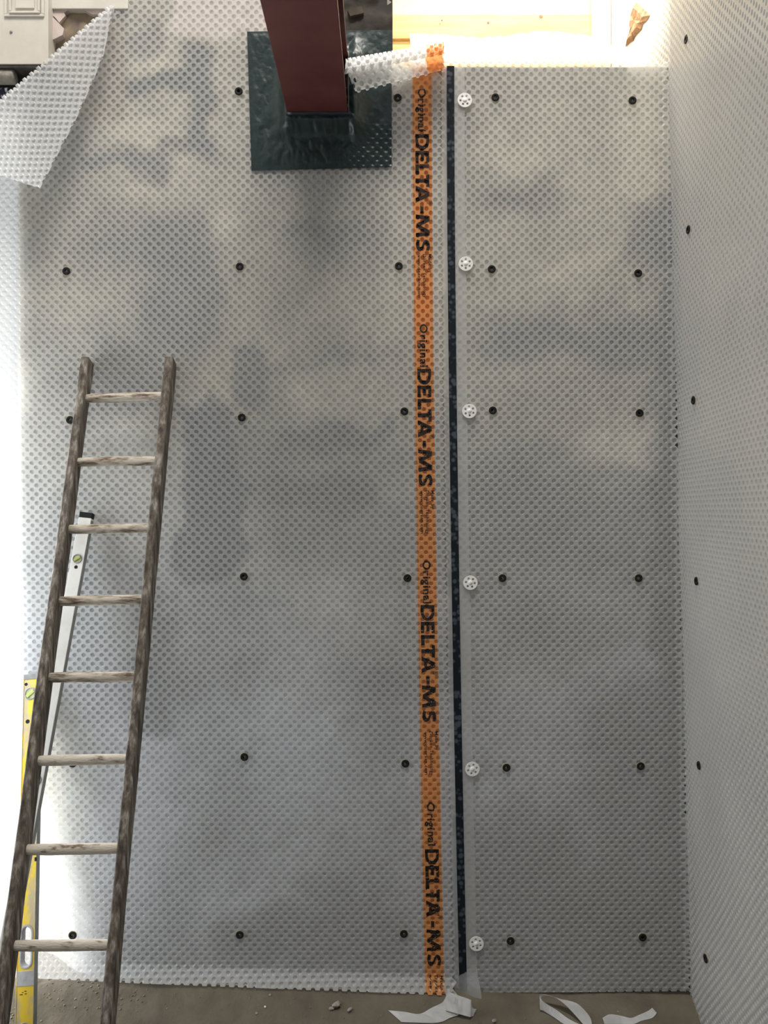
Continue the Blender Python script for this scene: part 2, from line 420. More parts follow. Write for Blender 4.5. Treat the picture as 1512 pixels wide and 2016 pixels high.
# ------------------------------------------------------------------ dimpled sheets
A = 17.5 * S                    # lattice constant; studs sit on a square grid turned 45 degrees
R1, R2, DEP, K = 8.6e-3, 6.2e-3, 8.0e-3, 12
def clip_flat(me, mapping, lines):
    # me holds flat (s, t, h) vertices; cut straight along lines, keeping the side of the given inner point, then shape it
    bm = bmesh.new(); bm.from_mesh(me)
    for (a_, b_, inner) in lines:
        a3, b3, i3 = Vector((*a_, 0)), Vector((*b_, 0)), Vector((*inner, 0))
        d_ = b3-a3; no = Vector((-d_.y, d_.x, 0)).normalized()
        if no.dot(i3-a3) > 0: no = -no
        vs = [v for v in bm.verts if no.dot(v.co-a3) > -0.03]; vset = set(vs)
        fs = {f for v in vs for f in v.link_faces}; es = {e for f in fs for e in f.edges}; vv = {v for f in fs for v in f.verts}
        bmesh.ops.bisect_plane(bm, geom=list(vv)+list(es)+list(fs), plane_co=a3, plane_no=no, clear_outer=True)
    c = np.array([v.co[:] for v in bm.verts])
    p_ = mapping(c[:, 0], c[:, 1], c[:, 2])
    for v, q in zip(bm.verts, p_): v.co = q
    bm.to_mesh(me); bm.free()
    return me
FLAT = lambda s, t, h: np.stack([s, t, h], -1)
def dimple_mesh(srange, trange, keep, mapping, flip=False):
    h = A / 2
    m0, m1 = int(math.floor(srange[0]/h)), int(math.ceil(srange[1]/h))
    n0, n1 = int(math.floor(trange[0]/h)), int(math.ceil(trange[1]/h))
    mm, nn = np.meshgrid(np.arange(m0, m1+1), np.arange(n0, n1+1))
    mm = mm.ravel(); nn = nn.ravel()
    e = ((mm + nn) % 2 == 0)
    mm, nn = mm[e], nn[e]
    k = keep(mm*h, nn*h)
    mm, nn = mm[k], nn[k]
    C = len(mm)
    W = (m1 - m0 + 3)
    cid = lambda m, n: (n - n0 + 1) * W + (m - m0 + 1)
    corners = np.stack([cid(mm+1, nn), cid(mm, nn+1), cid(mm-1, nn), cid(mm, nn-1)], -1)
    uniq, inv = np.unique(corners.ravel(), return_inverse=True)
    inv = inv.reshape(-1, 4)
    cs = ((uniq % W) + m0 - 1) * h; ct = ((uniq // W) + n0 - 1) * h
    ang = np.arange(K) * 2*math.pi/K
    r1s = (mm*h)[:, None] + R1*np.cos(ang); r1t = (nn*h)[:, None] + R1*np.sin(ang)
    r2s = (mm*h)[:, None] + R2*np.cos(ang); r2t = (nn*h)[:, None] + R2*np.sin(ang)
    s = np.concatenate([cs, r1s.ravel(), r2s.ravel()]); t = np.concatenate([ct, r1t.ravel(), r2t.ravel()])
    hh = np.concatenate([np.zeros(len(cs) + C*K), np.full(C*K, DEP)])
    co = mapping(s, t, hh)
    U = len(cs)
    i1 = U + np.arange(C*K).reshape(C, K); i2 = U + C*K + np.arange(C*K).reshape(C, K)
    tris = []
    for q in range(4):
        a_ = inv[:, q]; b_ = inv[:, (q+1) % 4]
        r = [i1[:, (3*q+j) % K] for j in range(4)]
        tris += [np.stack([a_, r[1], r[0]], -1), np.stack([a_, r[2], r[1]], -1), np.stack([a_, b_, r[2]], -1), np.stack([b_, r[3], r[2]], -1)]
    tris = np.concatenate(tris)
    kn = np.roll(np.arange(K), -1)
    quads = np.stack([i1, i1[:, kn], i2[:, kn], i2], -1).reshape(-1, 4)
    ng = i2
    if flip: tris, quads, ng = tris[:, ::-1], quads[:, ::-1], ng[:, ::-1]
    loops = np.concatenate([tris.ravel(), quads.ravel(), ng.ravel()]).astype(np.int32)
    tot = np.concatenate([np.full(len(tris), 3), np.full(len(quads), 4), np.full(len(ng), K)]).astype(np.int32)
    start = np.concatenate([[0], np.cumsum(tot)[:-1]]).astype(np.int32)
    me = bpy.data.meshes.new('sheet')
    me.vertices.add(len(co)); me.vertices.foreach_set('co', co.astype(np.float32).ravel())
    me.loops.add(len(loops)); me.loops.foreach_set('vertex_index', loops)
    me.polygons.add(len(tot)); me.polygons.foreach_set('loop_start', start)
    mi = np.concatenate([np.zeros(len(tris)), np.full(len(quads), 2), np.ones(len(ng))]).astype(np.int32)
    me.polygons.foreach_set('material_index', mi)
    sm = np.zeros(len(tot), bool); sm[len(tris):len(tris)+len(quads)] = True
    me.polygons.foreach_set('use_smooth', sm)
    uv = me.uv_layers.new(name='UVMap')
    uv.data.foreach_set('uv', np.stack([s[loops], t[loops]], -1).astype(np.float32).ravel())
    me.update(calc_edges=True); me.validate()
    return me, C
def stud_h(s, t):
    h = A/2
    m = np.round(s/h); n = np.round(t/h)
    best = np.full(np.shape(s), 1e9)
    for dm in (-1, 0, 1):
        for dn in (-1, 0, 1):
            ok = ((m+dm+n+dn) % 2 == 0)
            r = np.hypot(s-(m+dm)*h, t-(n+dn)*h)
            best = np.where(ok, np.minimum(best, r), best)
    return 0.9*DEP*np.clip((0.955*R1-best)/(R1-R2), 0, 1)

def front(x, z):         # front skin of the hung sheets: a little slack between the plugs
    return -0.0105 - 0.007*fbm(x*2.3+4, z*1.7+2, 3) - 0.0025*fbm(x*8, z*8, 2)
def left_edge_px(py): return 812 + 25*np.clip((py-160)/1780, 0, 1.3)**1.6
def xoff(z): return XW(left_edge_px(1008-(np.asarray(z)-ZC)/S))
def map_left(s, t, h):
    x = s + xoff(t)
    foot = 1907 + 39*((x/S+756)+75)/955
    up = t - ZW(foot)                                     # height above the cut edge, which kicks forward
    k = np.maximum(0.055-up, 0)/0.055
    return np.stack([x, front(x, t) + h - 0.002*sstep(-0.05, 0.0, s) - 0.030*k**1.3, t + 0.3*h*k], -1)

FA, FB = np.array([246.0, 25.0]), np.array([-31.0, 262.0])       # fold line, px on the wall plane
fdir = (FB-FA)/np.linalg.norm(FB-FA); fnor = np.array([-fdir[1], fdir[0]])
if fnor[1] < 0: fnor = -fnor
POLY_L = [(237,14),(300,-60),(512,-60),(530,-60),(560,120),(572,128),(572,236),(684,236),(684,112),(700,112),(874,150),(876,400),(880,900),(890,1400),(905,1975),
          (880,1975),(240,1955),(-75,1940),(-75,280)]
def keep_left(s, t):
    px = (s + xoff(t))/S + 756; py = 1008-(t-ZC)/S
    return in_poly(px, py, POLY_L) & (s < 58*S)
me, nL = dimple_mesh((-1.75, 0.12), (-0.14, 3.8), keep_left, FLAT)
xo = float(xoff(0.0))
clip_flat(me, map_left, [((XW(-75)-xo, ZW(1907)), (XW(880)-xo, ZW(1946)), (-0.5, 1.0))])
sheet_left = tag(obj('membrane_sheet', me, [M_FILM, M_THIN, M_SIDE]), 'milky dimpled membrane with printed orange stripe, covering most of the back wall', 'membrane', 'dimpled membrane sheets')

# flat flange along its right edge, curling at the foot
def strip_mesh(s0, s1, z0, z1, dy, ns=4, nz=120, curl=False):
    sv = np.linspace(s0, s1, ns+1); zv = np.linspace(z0, z1, nz+1)
    def pos(s, z):
        x = s + xoff(z)
        y = front(x, z) + dy - 0.0025*(fbm(z*6, s*9, 2)-0.5)
        zz = z.copy()
        if curl:
            k = 1-sstep(z0, z0+0.10, z); y = y - 0.03*k*sstep(s0, s1, s); x = x + 0.012*k*sstep(s0,s1,s); zz = z + 0.014*k*(1-sstep(s0, s1, s))
        return np.stack([x, y, zz], -1)
    me, gs, gz = grid_mesh(sv, zv, pos)
    me.polygons.foreach_set('use_smooth', np.ones(len(me.polygons), bool))
    return me
tag(obj('flange', strip_mesh(57*S, 102*S, ZW(1956), ZW(138), -0.0040, curl=True), M_FLANGE, sheet_left), 'flat clear edge strip of the membrane')
tag(obj('sealing_tape', strip_mesh(66.5*S, 81.5*S, ZW(1943), ZW(136), -0.0048, ns=3), M_TAPE, sheet_left), 'dark blue-black sealing tape along the clear edge strip')

# printing, laid over the studs
def text_mesh(body, size, bold, spacing=1.0, shear=0.0):
    cu = bpy.data.curves.new('t', 'FONT'); cu.body = body; cu.size = size; cu.offset = bold; cu.space_character = spacing
    cu.resolution_u = 3; cu.shear = shear
    o = bpy.data.objects.new('t', cu); COL.objects.link(o)
    bpy.context.view_layer.update()
    me = bpy.data.meshes.new_from_object(o.evaluated_get(bpy.context.evaluated_depsgraph_get()))
    bpy.data.objects.remove(o)
    return me
def print_on_sheet(name, body, cap, length, s_base, py_start, bold=0.0, clip=None, label=None, par=None):
    """text reads downwards: advance = -z, letter tops towards +s; s_base, cap, length in px"""
    me = bold_mesh() if body == 'DELTA-MS' else text_mesh(body, 1.0, bold, 1.14)
    co = np.array([v.co[:] for v in me.vertices]); 
    x0, x1 = co[:,0].min(), co[:,0].max()
    caph = 0.70
    bm = bmesh.new(); bm.from_mesh(me)
    for v in bm.verts:
        adv = (v.co.x-x0)/(x1-x0)*length*S; up = v.co.y/caph*cap*S
        v.co = Vector((s_base*S + up, -adv, 0))
    bmesh.ops.triangulate(bm, faces=bm.faces)
    for _ in range(5):
        es = [e for e in bm.edges if e.calc_length() > 0.0042]
        if not es: break
        bmesh.ops.subdivide_edges(bm, edges=es, cuts=1, use_grid_fill=False)
        bmesh.ops.triangulate(bm, faces=[f for f in bm.faces if len(f.verts) > 3])
    zs_ = ZW(py_start)
    if clip is not None:
        bmesh.ops.delete(bm, geom=[v for v in bm.verts if zs_ + v.co.y < ZW(clip)], context='VERTS')
    if not len(bm.verts): bm.free(); return
    arr = np.array([v.co[:] for v in bm.verts])
    s, t = arr[:,0], zs_ + arr[:,1]
    pos = map_left(s, t, stud_h(s, t))
    pos[:,1] -= 0.0010
    for v, q in zip(bm.verts, pos): v.co = q
    m2 = bpy.data.meshes.new(name); bm.to_mesh(m2); bm.free()
    o = obj(name, m2, M_INK, sheet_left)
    if label: o['label'] = label
    return o
def bold_mesh():
    # DELTA-MS drawn as polygons, x in px along the line, y in cap heights
    q = 0.27; st = 7.2
    def arc(cx, cy, rx, ry, a0, a1, n=9): return [(cx+rx*math.cos(R(a0+(a1-a0)*i/n)), cy+ry*math.sin(R(a0+(a1-a0)*i/n))) for i in range(n+1)]
    gl = []
    gl.append([[(0,0)] + arc(14,0.5,17.5,0.5,-90,90) + [(0,1)], [(st,0.21)] + arc(14,0.5,9.5,0.29,-90,90) + [(st,0.79)]])
    gl.append([[(33.5,0),(56,0),(56,0.23),(33.5+st,0.23),(33.5+st,0.40),(53,0.40),(53,0.62),(33.5+st,0.62),(33.5+st,0.78),(56,0.78),(56,1),(33.5,1)]])
    gl.append([[(60,0),(81,0),(80.5,0.25),(60+st,0.25),(60+st,1),(60,1)]])
    gl.append([[(88.5,0),(96.5,0),(96.5,0.77),(105,0.77),(105,1),(80.5,1),(80.5,0.77),(88.5,0.77)]])
    gl.append([[(102.5,0),(111,0),(113.5,0.2),(125,0.2),(127.5,0),(136.5,0),(124,1),(115,1)], [(115.4,0.40),(123.2,0.40),(119.4,0.72)]])
    gl.append([[(143.5,0.33),(157.5,0.33),(157.5,0.56),(143.5,0.56)]])
    gl.append([[(160.5,0),(168,0),(170.5,0.60),(179,0.05),(187,0.05),(195.5,0.60),(198,0),(205.5,0),(202,1),(192.5,1),(183,0.36),(173.5,1),(164,1)]])
    gl.append([[(210.3+x, y) for x, y in [(21.5,0.72),(22.5,0.93),(17,1.0),(10,1.0),(4,0.93),(1,0.80),(1,0.66),(4,0.54),(10,0.47),(14.5,0.41),(15.5,0.34),(15,0.27),(12,0.22),(7,0.23),(2,0.29),
               (0.5,0.06),(6,0.01),(13,0.0),(19,0.05),(23,0.16),(23.5,0.33),(21.5,0.46),(16,0.56),(10.5,0.62),(9,0.68),(9.5,0.75),(12.5,0.79),(17,0.77)]]])
    cu = bpy.data.curves.new('b', 'CURVE'); cu.dimensions = '2D'; cu.fill_mode = 'BOTH'
    for g_ in gl:
        for pts in g_:
            sp = cu.splines.new('POLY'); sp.points.add(len(pts)-1); sp.use_cyclic_u = True
            for i, (x, y) in enumerate(pts): sp.points[i].co = (x, y*0.70*20, 0, 1)
    o = bpy.data.objects.new('b', cu); COL.objects.link(o); bpy.context.view_layer.update()
    me = bpy.data.meshes.new_from_object(o.evaluated_get(bpy.context.evaluated_depsgraph_get())); bpy.data.objects.remove(o)
    for v in me.vertices: v.co.y /= 20
    return me
for k, (yo, yd, ys) in enumerate([(178,268,503),(640,728,966),(1103,1190,1438),(1577,1668,1916)]):
    print_on_sheet('printed_lettering', 'Original', 15, 84, 11, yo, 0.024, label='black printed word Original')
    print_on_sheet('printed_lettering', 'DELTA-MS', 27, 229, 5, yd, 0.035, label='bold black printed DELTA-MS')
    print_on_sheet('printed_lettering', '\u00ae', 10, 8, 27, yd+129, 0.0)
    for j, (tx, ln) in enumerate([('Made by', 36), ('D\u00f6rken Technology', 85), ('www.doerken.com', 84)]):
        print_on_sheet('printed_lettering', tx, 6.4, ln, 29-10.5*j, ys, 0.010, clip=1942)

# right sheet: from under the flange to the corner, leaning back over the sill at its top
def map_right(s, t, h):
    # above the sill line the sheet bends back into the reveal
    b = np.maximum(t-(Z_SILL-0.012), 0.0)
    th = R(50)
    r = 0.05; arc = np.minimum(b, r*th); rest = np.maximum(b-r*th, 0); a_ = arc/r
    y = r*(1-np.cos(a_)) + rest*math.sin(th); z = np.where(b > 0, (Z_SILL-0.012) + r*np.sin(a_) + rest*math.cos(th), t)
    ny, nz = np.cos(a_), -np.sin(a_)
    y = front(s, np.minimum(t, Z_SILL)) + y + ny*h
    z = z + nz*h
    c = xc(z) - 0.034; over = np.maximum(s - c, 0)          # rounds into the corner
    y = y - 0.35*over
    return np.stack([s, y, z], -1)
def keep_right(s, t):
    px = s/S+756; py = 1008-(t-ZC)/S
    bot = 1975
    low = (t < Z_SILL) & (s < xc(t)-0.006) & (s > xoff(t)+66*S) & (py < bot)
    return low
def keep_lap(s, t):
    px = s/S+756
    topb = np.interp(px, [812,880,960,1000,1090,1130,1200,1300], [0.51,0.49,0.43,0.44,0.55,0.55,0.47,0.36])
    return (t >= Z_SILL-A) & (px > 790) & (px < 1240) & (t-Z_SILL < topb)
me, nR = dimple_mesh((0.05, 1.15), (-0.14, 3.95), keep_right, FLAT)
clip_flat(me, map_right, [((XW(880), ZW(1951)), (XW(1350), ZW(1947)), (0.6, 1.0))])
sheet_right = tag(obj('membrane_sheet', me, [M_PLAIN, M_PLAINT, M_PLAINS]), 'milky dimpled membrane right of the orange stripe, leaning back over the bright sill', 'membrane', 'dimpled membrane sheets')
me, _ = dimple_mesh((0.05, 1.15), (3.2, 4.05), keep_lap, FLAT)
clip_flat(me, map_right, [((XW(812),0),(XW(812),1),(0.5,0)), ((XW(1232),0),(XW(1232),1),(0.5,0)), ((0,Z_SILL-0.002),(1,Z_SILL-0.002),(0.5,4))])
tag(obj('upper_lap', me, [membrane_mat('membrane_lap', 0.8, orange=False), membrane_mat('membrane_lap_end', 0.6, orange=False), membrane_mat('membrane_lap_side', 0.8, orange=False)], sheet_right), 'upper end of the sheet lying back over the sill')

# side sheet on the right wall, turning into the reveal above the sill
def map_side(s, t, h):
    w = 1.0
    r = 0.032
    # arc out of the back plane
    th = np.clip(s/r, 0, math.pi/2-R(4.5)); rest = s - th*r
    c = xc(t)
    ax = c - 0.002 - r + r*np.sin(th) + DIR[0]*np.maximum(rest, 0)
    ay = -0.012 - r + r*np.cos(th) - np.maximum(-DIR[1]*rest, 0)
    nx, ny = np.sin(th), np.cos(th)
    ax = ax + nx*h; ay = ay + ny*h
    # straight run
    bx = c - 0.010 + DIR[0]*np.maximum(s, 0) + 0.06*np.minimum(s, 0) + h; by = -s*0.99 - 0.01
    ripple = 0.006*np.sin(t*3.1+1.0) * sstep(0.1, 0.5, s)
    x = ax*(1-w) + bx*w + ripple - 0.006*fbm(s*3, t*3, 2); y = ay*(1-w) + by*w
    return np.stack([x, y, t], -1)
def keep_side(s, t):
    py = 1008-(t-ZC)/S
    smin = np.where(t > Z_SILL+0.02, np.interp(py, [-60,0,60,118], [0.0,-0.03,-0.17,-0.36]), 0.012)
    return (s > smin) & (t > -0.075) & (t < 4.0)
me, nS = dimple_mesh((-0.4, 1.45), (-0.12, 4.0), keep_side, map_side, flip=True)
sheet_side = tag(obj('membrane_sheet', me, [M_PLAIN, M_PLAINT, M_PLAINS]), 'milky dimpled membrane on the right side wall, seen at a slant', 'membrane', 'dimpled membrane sheets')

# folded-over top left corner
RF = 0.022
def map_flap(s, t, h):
    # s runs along the fold (m from FA), t = distance across the fold
    th = np.clip(t/RF, 0, math.pi); w = np.maximum(t - math.pi*RF, 0)
    up = RF*np.sin(th); back = RF*(1-np.cos(th))
    bulge = 0.10*w + 0.35*w*w*sstep(0.1, 0.5, s)
    ou, oy = np.sin(th), np.cos(th)
    across = (w - up - ou*h)
    px = FA[0] + fdir[0]*s/S + fnor[0]*across/S
    py = FA[1] + fdir[1]*s/S + fnor[1]*across/S
    y = -0.012 - back - bulge + oy*h
    return np.stack([XW(px), y, ZW(py)], -1)
FLAP = [(330,-60),(290,14),(260,130),(205,290),(140,450),(0,390),(-60,365),(-80,200),(-60,180)]
def keep_flap(s, t):
    w = np.maximum(t - math.pi*RF, 0)
    px = FA[0] + fdir[0]*s/S + fnor[0]*w/S; py = FA[1] + fdir[1]*s/S + fnor[1]*w/S
    return np.where(t < math.pi*RF+0.01, (s > 0.02) & (t >= 0) & (s < 0.62), in_poly(px, py, FLAP))
me, _ = dimple_mesh((-0.1, 0.75), (0, 0.8), keep_flap, map_flap)
bm = bmesh.new(); bm.from_mesh(me)
for (ax_, ay_), (bx_, by_) in (((237,14),(216,130)), ((216,130),(165,270)), ((165,270),(110,400)), ((110,400),(-60,333))):
    a_, b_ = Vector((XW(ax_), 0, ZW(ay_))), Vector((XW(bx_), 0, ZW(by_)))
    d_ = b_-a_; no = Vector((-d_.z, 0, d_.x))
    if no.dot(Vector((XW(60), 0, ZW(250)))-a_) > 0: no = -no
    bmesh.ops.bisect_plane(bm, geom=bm.verts[:]+bm.edges[:]+bm.faces[:], plane_co=a_, plane_no=no, clear_outer=True)
bm.to_mesh(me); bm.free()
M_FLAP = [membrane_mat('membrane_film_plain', 0.74, orange=False, tint=(0.92,0.93,0.93), trans=0.5), membrane_mat('membrane_stud_plain', 0.74, orange=False, trans=0.5), membrane_mat('membrane_side_plain', 0.74, orange=False, trans=0.5)]
tag(obj('folded_corner', me, M_FLAP, sheet_left), 'top corner of the sheet folded forward over itself')

# curled end of the sheet beside the beam, stud side out, orange stripe at its right end
CA, CB = np.array(P(696, 152, -0.13)), np.array(P(884, 112, -0.055))
cax = (CB-CA); CL = np.linalg.norm(cax); cax /= CL
e1 = np.array([0.0, 0.0, 1.0]) - cax*cax[2]; e1 /= np.linalg.norm(e1)
e2 = np.cross(e1, cax); e2 /= np.linalg.norm(e2)
if e2[1] > 0: e2 = -e2                       # towards the viewer
def map_curl(s, t, h):
    u = CL - s                                # distance from the left end
    rad = 0.057 - 0.012*u/CL
    th = t/0.050 - 0.65                       # 0 = back, pi/2 = top, pi = front
    rr = rad + h
    lean = 0.10*(th-1.2)
    d1 = np.sin(th); d2 = -np.cos(th)
    p_ = CA[None, :] + cax[None, :]*(u - 0.02*np.maximum(th-1.5, 0))[:, None] + (rr*d1)[:, None]*e1 + (rr*d2)[:, None]*e2
    p_[:, 2] -= 0.004
    return p_
def keep_curl(s, t):
    return (s > -0.03) & (s < CL + 0.03) & (t >= -0.02) & (t < 0.225)
me, _ = dimple_mesh((-0.02, 0.5), (0, 0.25), keep_curl, FLAT)
clip_flat(me, map_curl, [((0.002,0),(0.002,1),(0.1,0.1)), ((CL-0.012,0),(CL+0.012,0.2),(0.1,0.1)), ((0,0.195),(1,0.195),(0.1,0.1)), ((0,0.012),(1,0.012),(0.1,0.1))])
tag(obj('curled_end', me, [membrane_mat('membrane_curl', 0.74), membrane_mat('membrane_curl_end', 0.66), membrane_mat('membrane_curl_side', 0.8)], sheet_left), 'curled cut end of the sheet, stud side out')

# ------------------------------------------------------------------ beam and its sealing patch
bx0, bx1, bz = XW(570), XW(686), ZW(241)
tf, tw, hb = 0.0125, 0.009, 0.212
bxm = (bx0+bx1)/2
beam = empty('steel_beam', (bxm, -0.02, bz), 'red oxide steel beam running out of the wall overhead', 'beam')
def bar(name, lo, hi, m, par, bev=0.002):
    bm = bmesh.new(); box(bm, lo, hi, bevel=bev, seg=2); return obj(name, from_bm(bm), m, par)
bar('bottom_flange', (bx0, -3.6, bz), (bx1, 0.12, bz+tf), M_OXIDE, beam)
bar('web', (bxm-tw/2, -3.6, bz+tf), (bxm+tw/2, 0.12, bz+hb-tf), M_OXIDE, beam, 0)
bar('top_flange', (bx0, -3.6, bz+hb-tf), (bx1, 0.12, bz+hb), M_OXIDE, beam)

pq = [(488,68),(771,66),(771,333),(497,341)]
def patch_pos(u, v):
    x = (pq[0][0]*(1-u)+pq[1][0]*u)*(1-v) + (pq[3][0]*(1-u)+pq[2][0]*u)*v
    y = (pq[0][1]*(1-u)+pq[1][1]*u)*(1-v) + (pq[3][1]*(1-u)+pq[2][1]*u)*v
    X, Z = XW(x), ZW(y)
    dx = np.maximum(np.maximum(bx0-X, X-bx1), 0); dz = np.maximum(np.maximum(bz-0.012-Z, Z-(bz+hb)), 0)
    d = np.hypot(dx, dz)
    edge = np.minimum(np.minimum(u, 1-u), np.minimum(v, 1-v))
    studs = stud_h(X-xoff(Z), Z)*0.35*sstep(0.55, 0.8, u)*sstep(0.6, 0.8, v)
    right = 1 + 0.6*sstep(bx1, bx1+0.03, X)
    out_ = 0.040*right*np.exp(-(d/(0.030*right))**2)
    wr = 0.010*np.abs(fbm(X*26+Z*9, Z*14-X*11, 3)-0.5)*2*(0.35+0.65*np.exp(-d/0.06))*sstep(0, 0.06, edge)
    Y = front(X, Z) - 0.005 - out_ - wr + studs
    return np.stack([X, Y, Z], -1)
uu = np.linspace(0, 1, 151)
def patch_keep(u, v):
    x = (pq[0][0]*(1-u)+pq[1][0]*u); y = pq[0][1]*(1-v)+pq[3][1]*v
    X, Z = XW(x), ZW(y)
    return ~((X > bx0+0.004) & (X < bx1-0.004) & (Z > bz+0.002) & (Z < bz+hb-0.004))
me, _, _ = grid_mesh(uu, uu, patch_pos, patch_keep)
me.polygons.foreach_set('use_smooth', np.ones(len(me.polygons), bool))
patch = tag(obj('sealing_patch', me, M_FOIL), 'square dark green bitumen patch wrapped around the beam end', 'patch')
bm = bmesh.new()       # tape collar turned down onto the beam
n = 40
ring = []
def cc(k, off, y):
    per = [(bx0-off, bz-off), (bx1+off, bz-off), (bx1+off, bz+hb+off), (bx0-off, bz+hb+off)]
    q = k/n*4; i = int(q) % 4; f = q - int(q)
    a_, b_ = per[i], per[(i+1) % 4]
    j = 0.004*(fbm(np.array([k*0.9]), np.array([y*40+3]), 3)[0]-0.3)
    return bm.verts.new((a_[0]*(1-f)+b_[0]*f + j, y, a_[1]*(1-f)+b_[1]*f - j))
prof = [(0.012, -0.030), (0.005, -0.062), (0.0035, -0.082), (0.001, -0.083)]
for off, y in prof: ring.append([cc(k, off, y) for k in range(n)])
for a_, b_ in zip(ring[:-1], ring[1:]):
    for k in range(n): bm.faces.new((a_[k], b_[k], b_[(k+1)%n], a_[(k+1)%n]))
tag(obj('tape_collar', from_bm(bm, True), M_FOILD, patch), 'black tape turned onto the beam end')

# ------------------------------------------------------------------ fixing plugs
def plug_meshes():
    bm = bmesh.new()
    Mx = Matrix.Rotation(R(90), 4, 'X')          # +z of the profile looks to -y
    lathe(bm, [(0.0125,0.0),(0.0142,0.0005),(0.0146,0.0018),(0.0140,0.0036),(0.0122,0.0044),(0.0066,0.0044),(0.0058,0.0034),(0.0056,-0.002),(0.0028,-0.0022),(0.0024,-0.006),(0.0,-0.006)], 22, Mx)
    a_ = from_bm(bm, True)
    bm = bmesh.new()
    lathe(bm, [(0.0130,-0.001),(0.0152,-0.0008),(0.0157,0.0006),(0.0150,0.0012),(0.0135,0.0010)], 20, Mx)
    return a_, from_bm(bm, True)
pm, sm_ = plug_meshes()
pm.materials.append(M_BLACK); sm_.materials.append(M_SEAL)
def place_plug(loc, rotz, label):
    o = bpy.data.objects.new('fixing_plug', pm); COL.objects.link(o)
    o.location = loc; o.rotation_euler = (0, 0, rotz)
    tag(o, label, 'plug', 'black fixing plugs')
    s_ = bpy.data.objects.new('seal_ring', sm_); COL.objects.link(s_); s_.parent = o
    s_.rotation_euler = (0, random.uniform(0, 6), 0)
rows = ['top row', 'second row from top', 'third row from top', 'fourth row from top', 'fifth row from top', 'bottom row']
colB = [(470,180),(472,525),(476,822),(480,1135),(481,1490),(472,1840)]
colC = [(783,193),(785,524),(796,810),(802,1138),(798,1503),(795,1838)]
colD = [(975,192),(968,530),(970,808),(989,1138),(997,1511),(1005,1852)]
colE = [(1245,198),(1256,538),(1259,813),(1257,1138),(1261,1508),(1265,1845)]
colF = [(1352,77),(1356,452),(1366,788),(1372,1144),(1377,1507),(1390,1887)]
def wall_plug(px, py, label):
    q = P(px, py)
    y = float(front(q.x, q.z)) - 0.0015
    q = P(px, py, y)
    place_plug((q.x, y, q.z), 0, label)
for pts, where in [(colB, 'in the column right of the ladder'), (colC, 'just left of the orange stripe'), (colD, 'right of the white plugs'), (colE, 'near the right corner')]:
    for r_, (px, py) in zip(rows, pts): wall_plug(px, py, f'black fixing plug {where}, {r_}')
for (px, py, lb) in [(131,534,'black fixing plug above the ladder, left of its top'), (138,827,'black fixing plug half hidden behind the left ladder rail'),
                     (143,1503,'black fixing plug peeping below the sixth ladder rung'), (143,1841,'black fixing plug just above the lowest ladder rung')]:
    wall_plug(px, py, lb)
for r_, (px, py) in zip(rows, colF):
    # ray against the side wall plane, 1.2 cm in front of it
    z = ZC; s = 0.1
    for _ in range(12):
        x = float(xc(z)) - 0.012 + DIR[0]*s
        d = x*F/(px-756); z = ZC-(py-1008)/F*d; s = (D - d)/(-DIR[1])
    x = float(xc(z)) - 0.012 + DIR[0]*s
    place_plug((x, -s*0.996, z), R(-90+4.5), f'black fixing plug on the right side wall, {r_}')

# white perforated plugs on the flange edge
def disc_with_holes(r, th, rh, ph, n, thick):
    cu = bpy.data.curves.new('d', 'CURVE'); cu.dimensions = '2D'; cu.fill_mode = 'BOTH'; cu.extrude = thick/2; cu.bevel_depth = 0.0
    def ring(cx, cy, rad, k):
        sp = cu.splines.new('POLY'); sp.points.add(k-1); sp.use_cyclic_u = True
        for i in range(k): sp.points[i].co = (cx+rad*math.cos(2*math.pi*i/k), cy+rad*math.sin(2*math.pi*i/k), 0, 1)
    ring(0, 0, r, 36)
    for i in range(n): ring(ph*math.cos(2*math.pi*i/n+0.3), ph*math.sin(2*math.pi*i/n+0.3), rh, 12)
    o = bpy.data.objects.new('d', cu); COL.objects.link(o); bpy.context.view_layer.update()
    me = bpy.data.meshes.new_from_object(o.evaluated_get(bpy.context.evaluated_depsgraph_get())); bpy.data.objects.remove(o)
    me.transform(Matrix.Rotation(R(90), 4, 'X'))
    return me
wd = disc_with_holes(0.0262, 0, 0.0042, 0.0160, 6, 0.0024); wd.materials.clear(); wd.materials.append(M_WPLUG)
bm = bmesh.new(); lathe(bm, [(0.0085,0.0),(0.0078,0.0012),(0.0,0.0016)], 20, Matrix.Rotation(R(90), 4, 'X')); wb = from_bm(bm, True); wb.materials.append(M_WPLUG)
for r_, (px, py) in zip(['topmost', 'second from top', 'third from top', 'fourth from top', 'fifth from top', 'lowest'], [(915,197),(917,519),(924,809),(926,1147),(930,1514),(938,1858)]):
    q = P(px, py); y = float(front(q.x, q.z)) - 0.0085; q = P(px, py, y)
    o = bpy.data.objects.new('washer_plug', wd); COL.objects.link(o); o.location = (q.x, y, q.z); o.rotation_euler = (R(random.uniform(-2,2)), random.uniform(0, 6), R(random.uniform(-2,2)))
    tag(o, f'white round perforated plug on the clear edge strip, {r_}', 'plug', 'white perforated plugs')
    b = bpy.data.objects.new('boss', wb); COL.objects.link(b); b.parent = o; b.location = (0, -0.0012, 0)

# ------------------------------------------------------------------ ladder
lx, hw = -0.92, 0.150
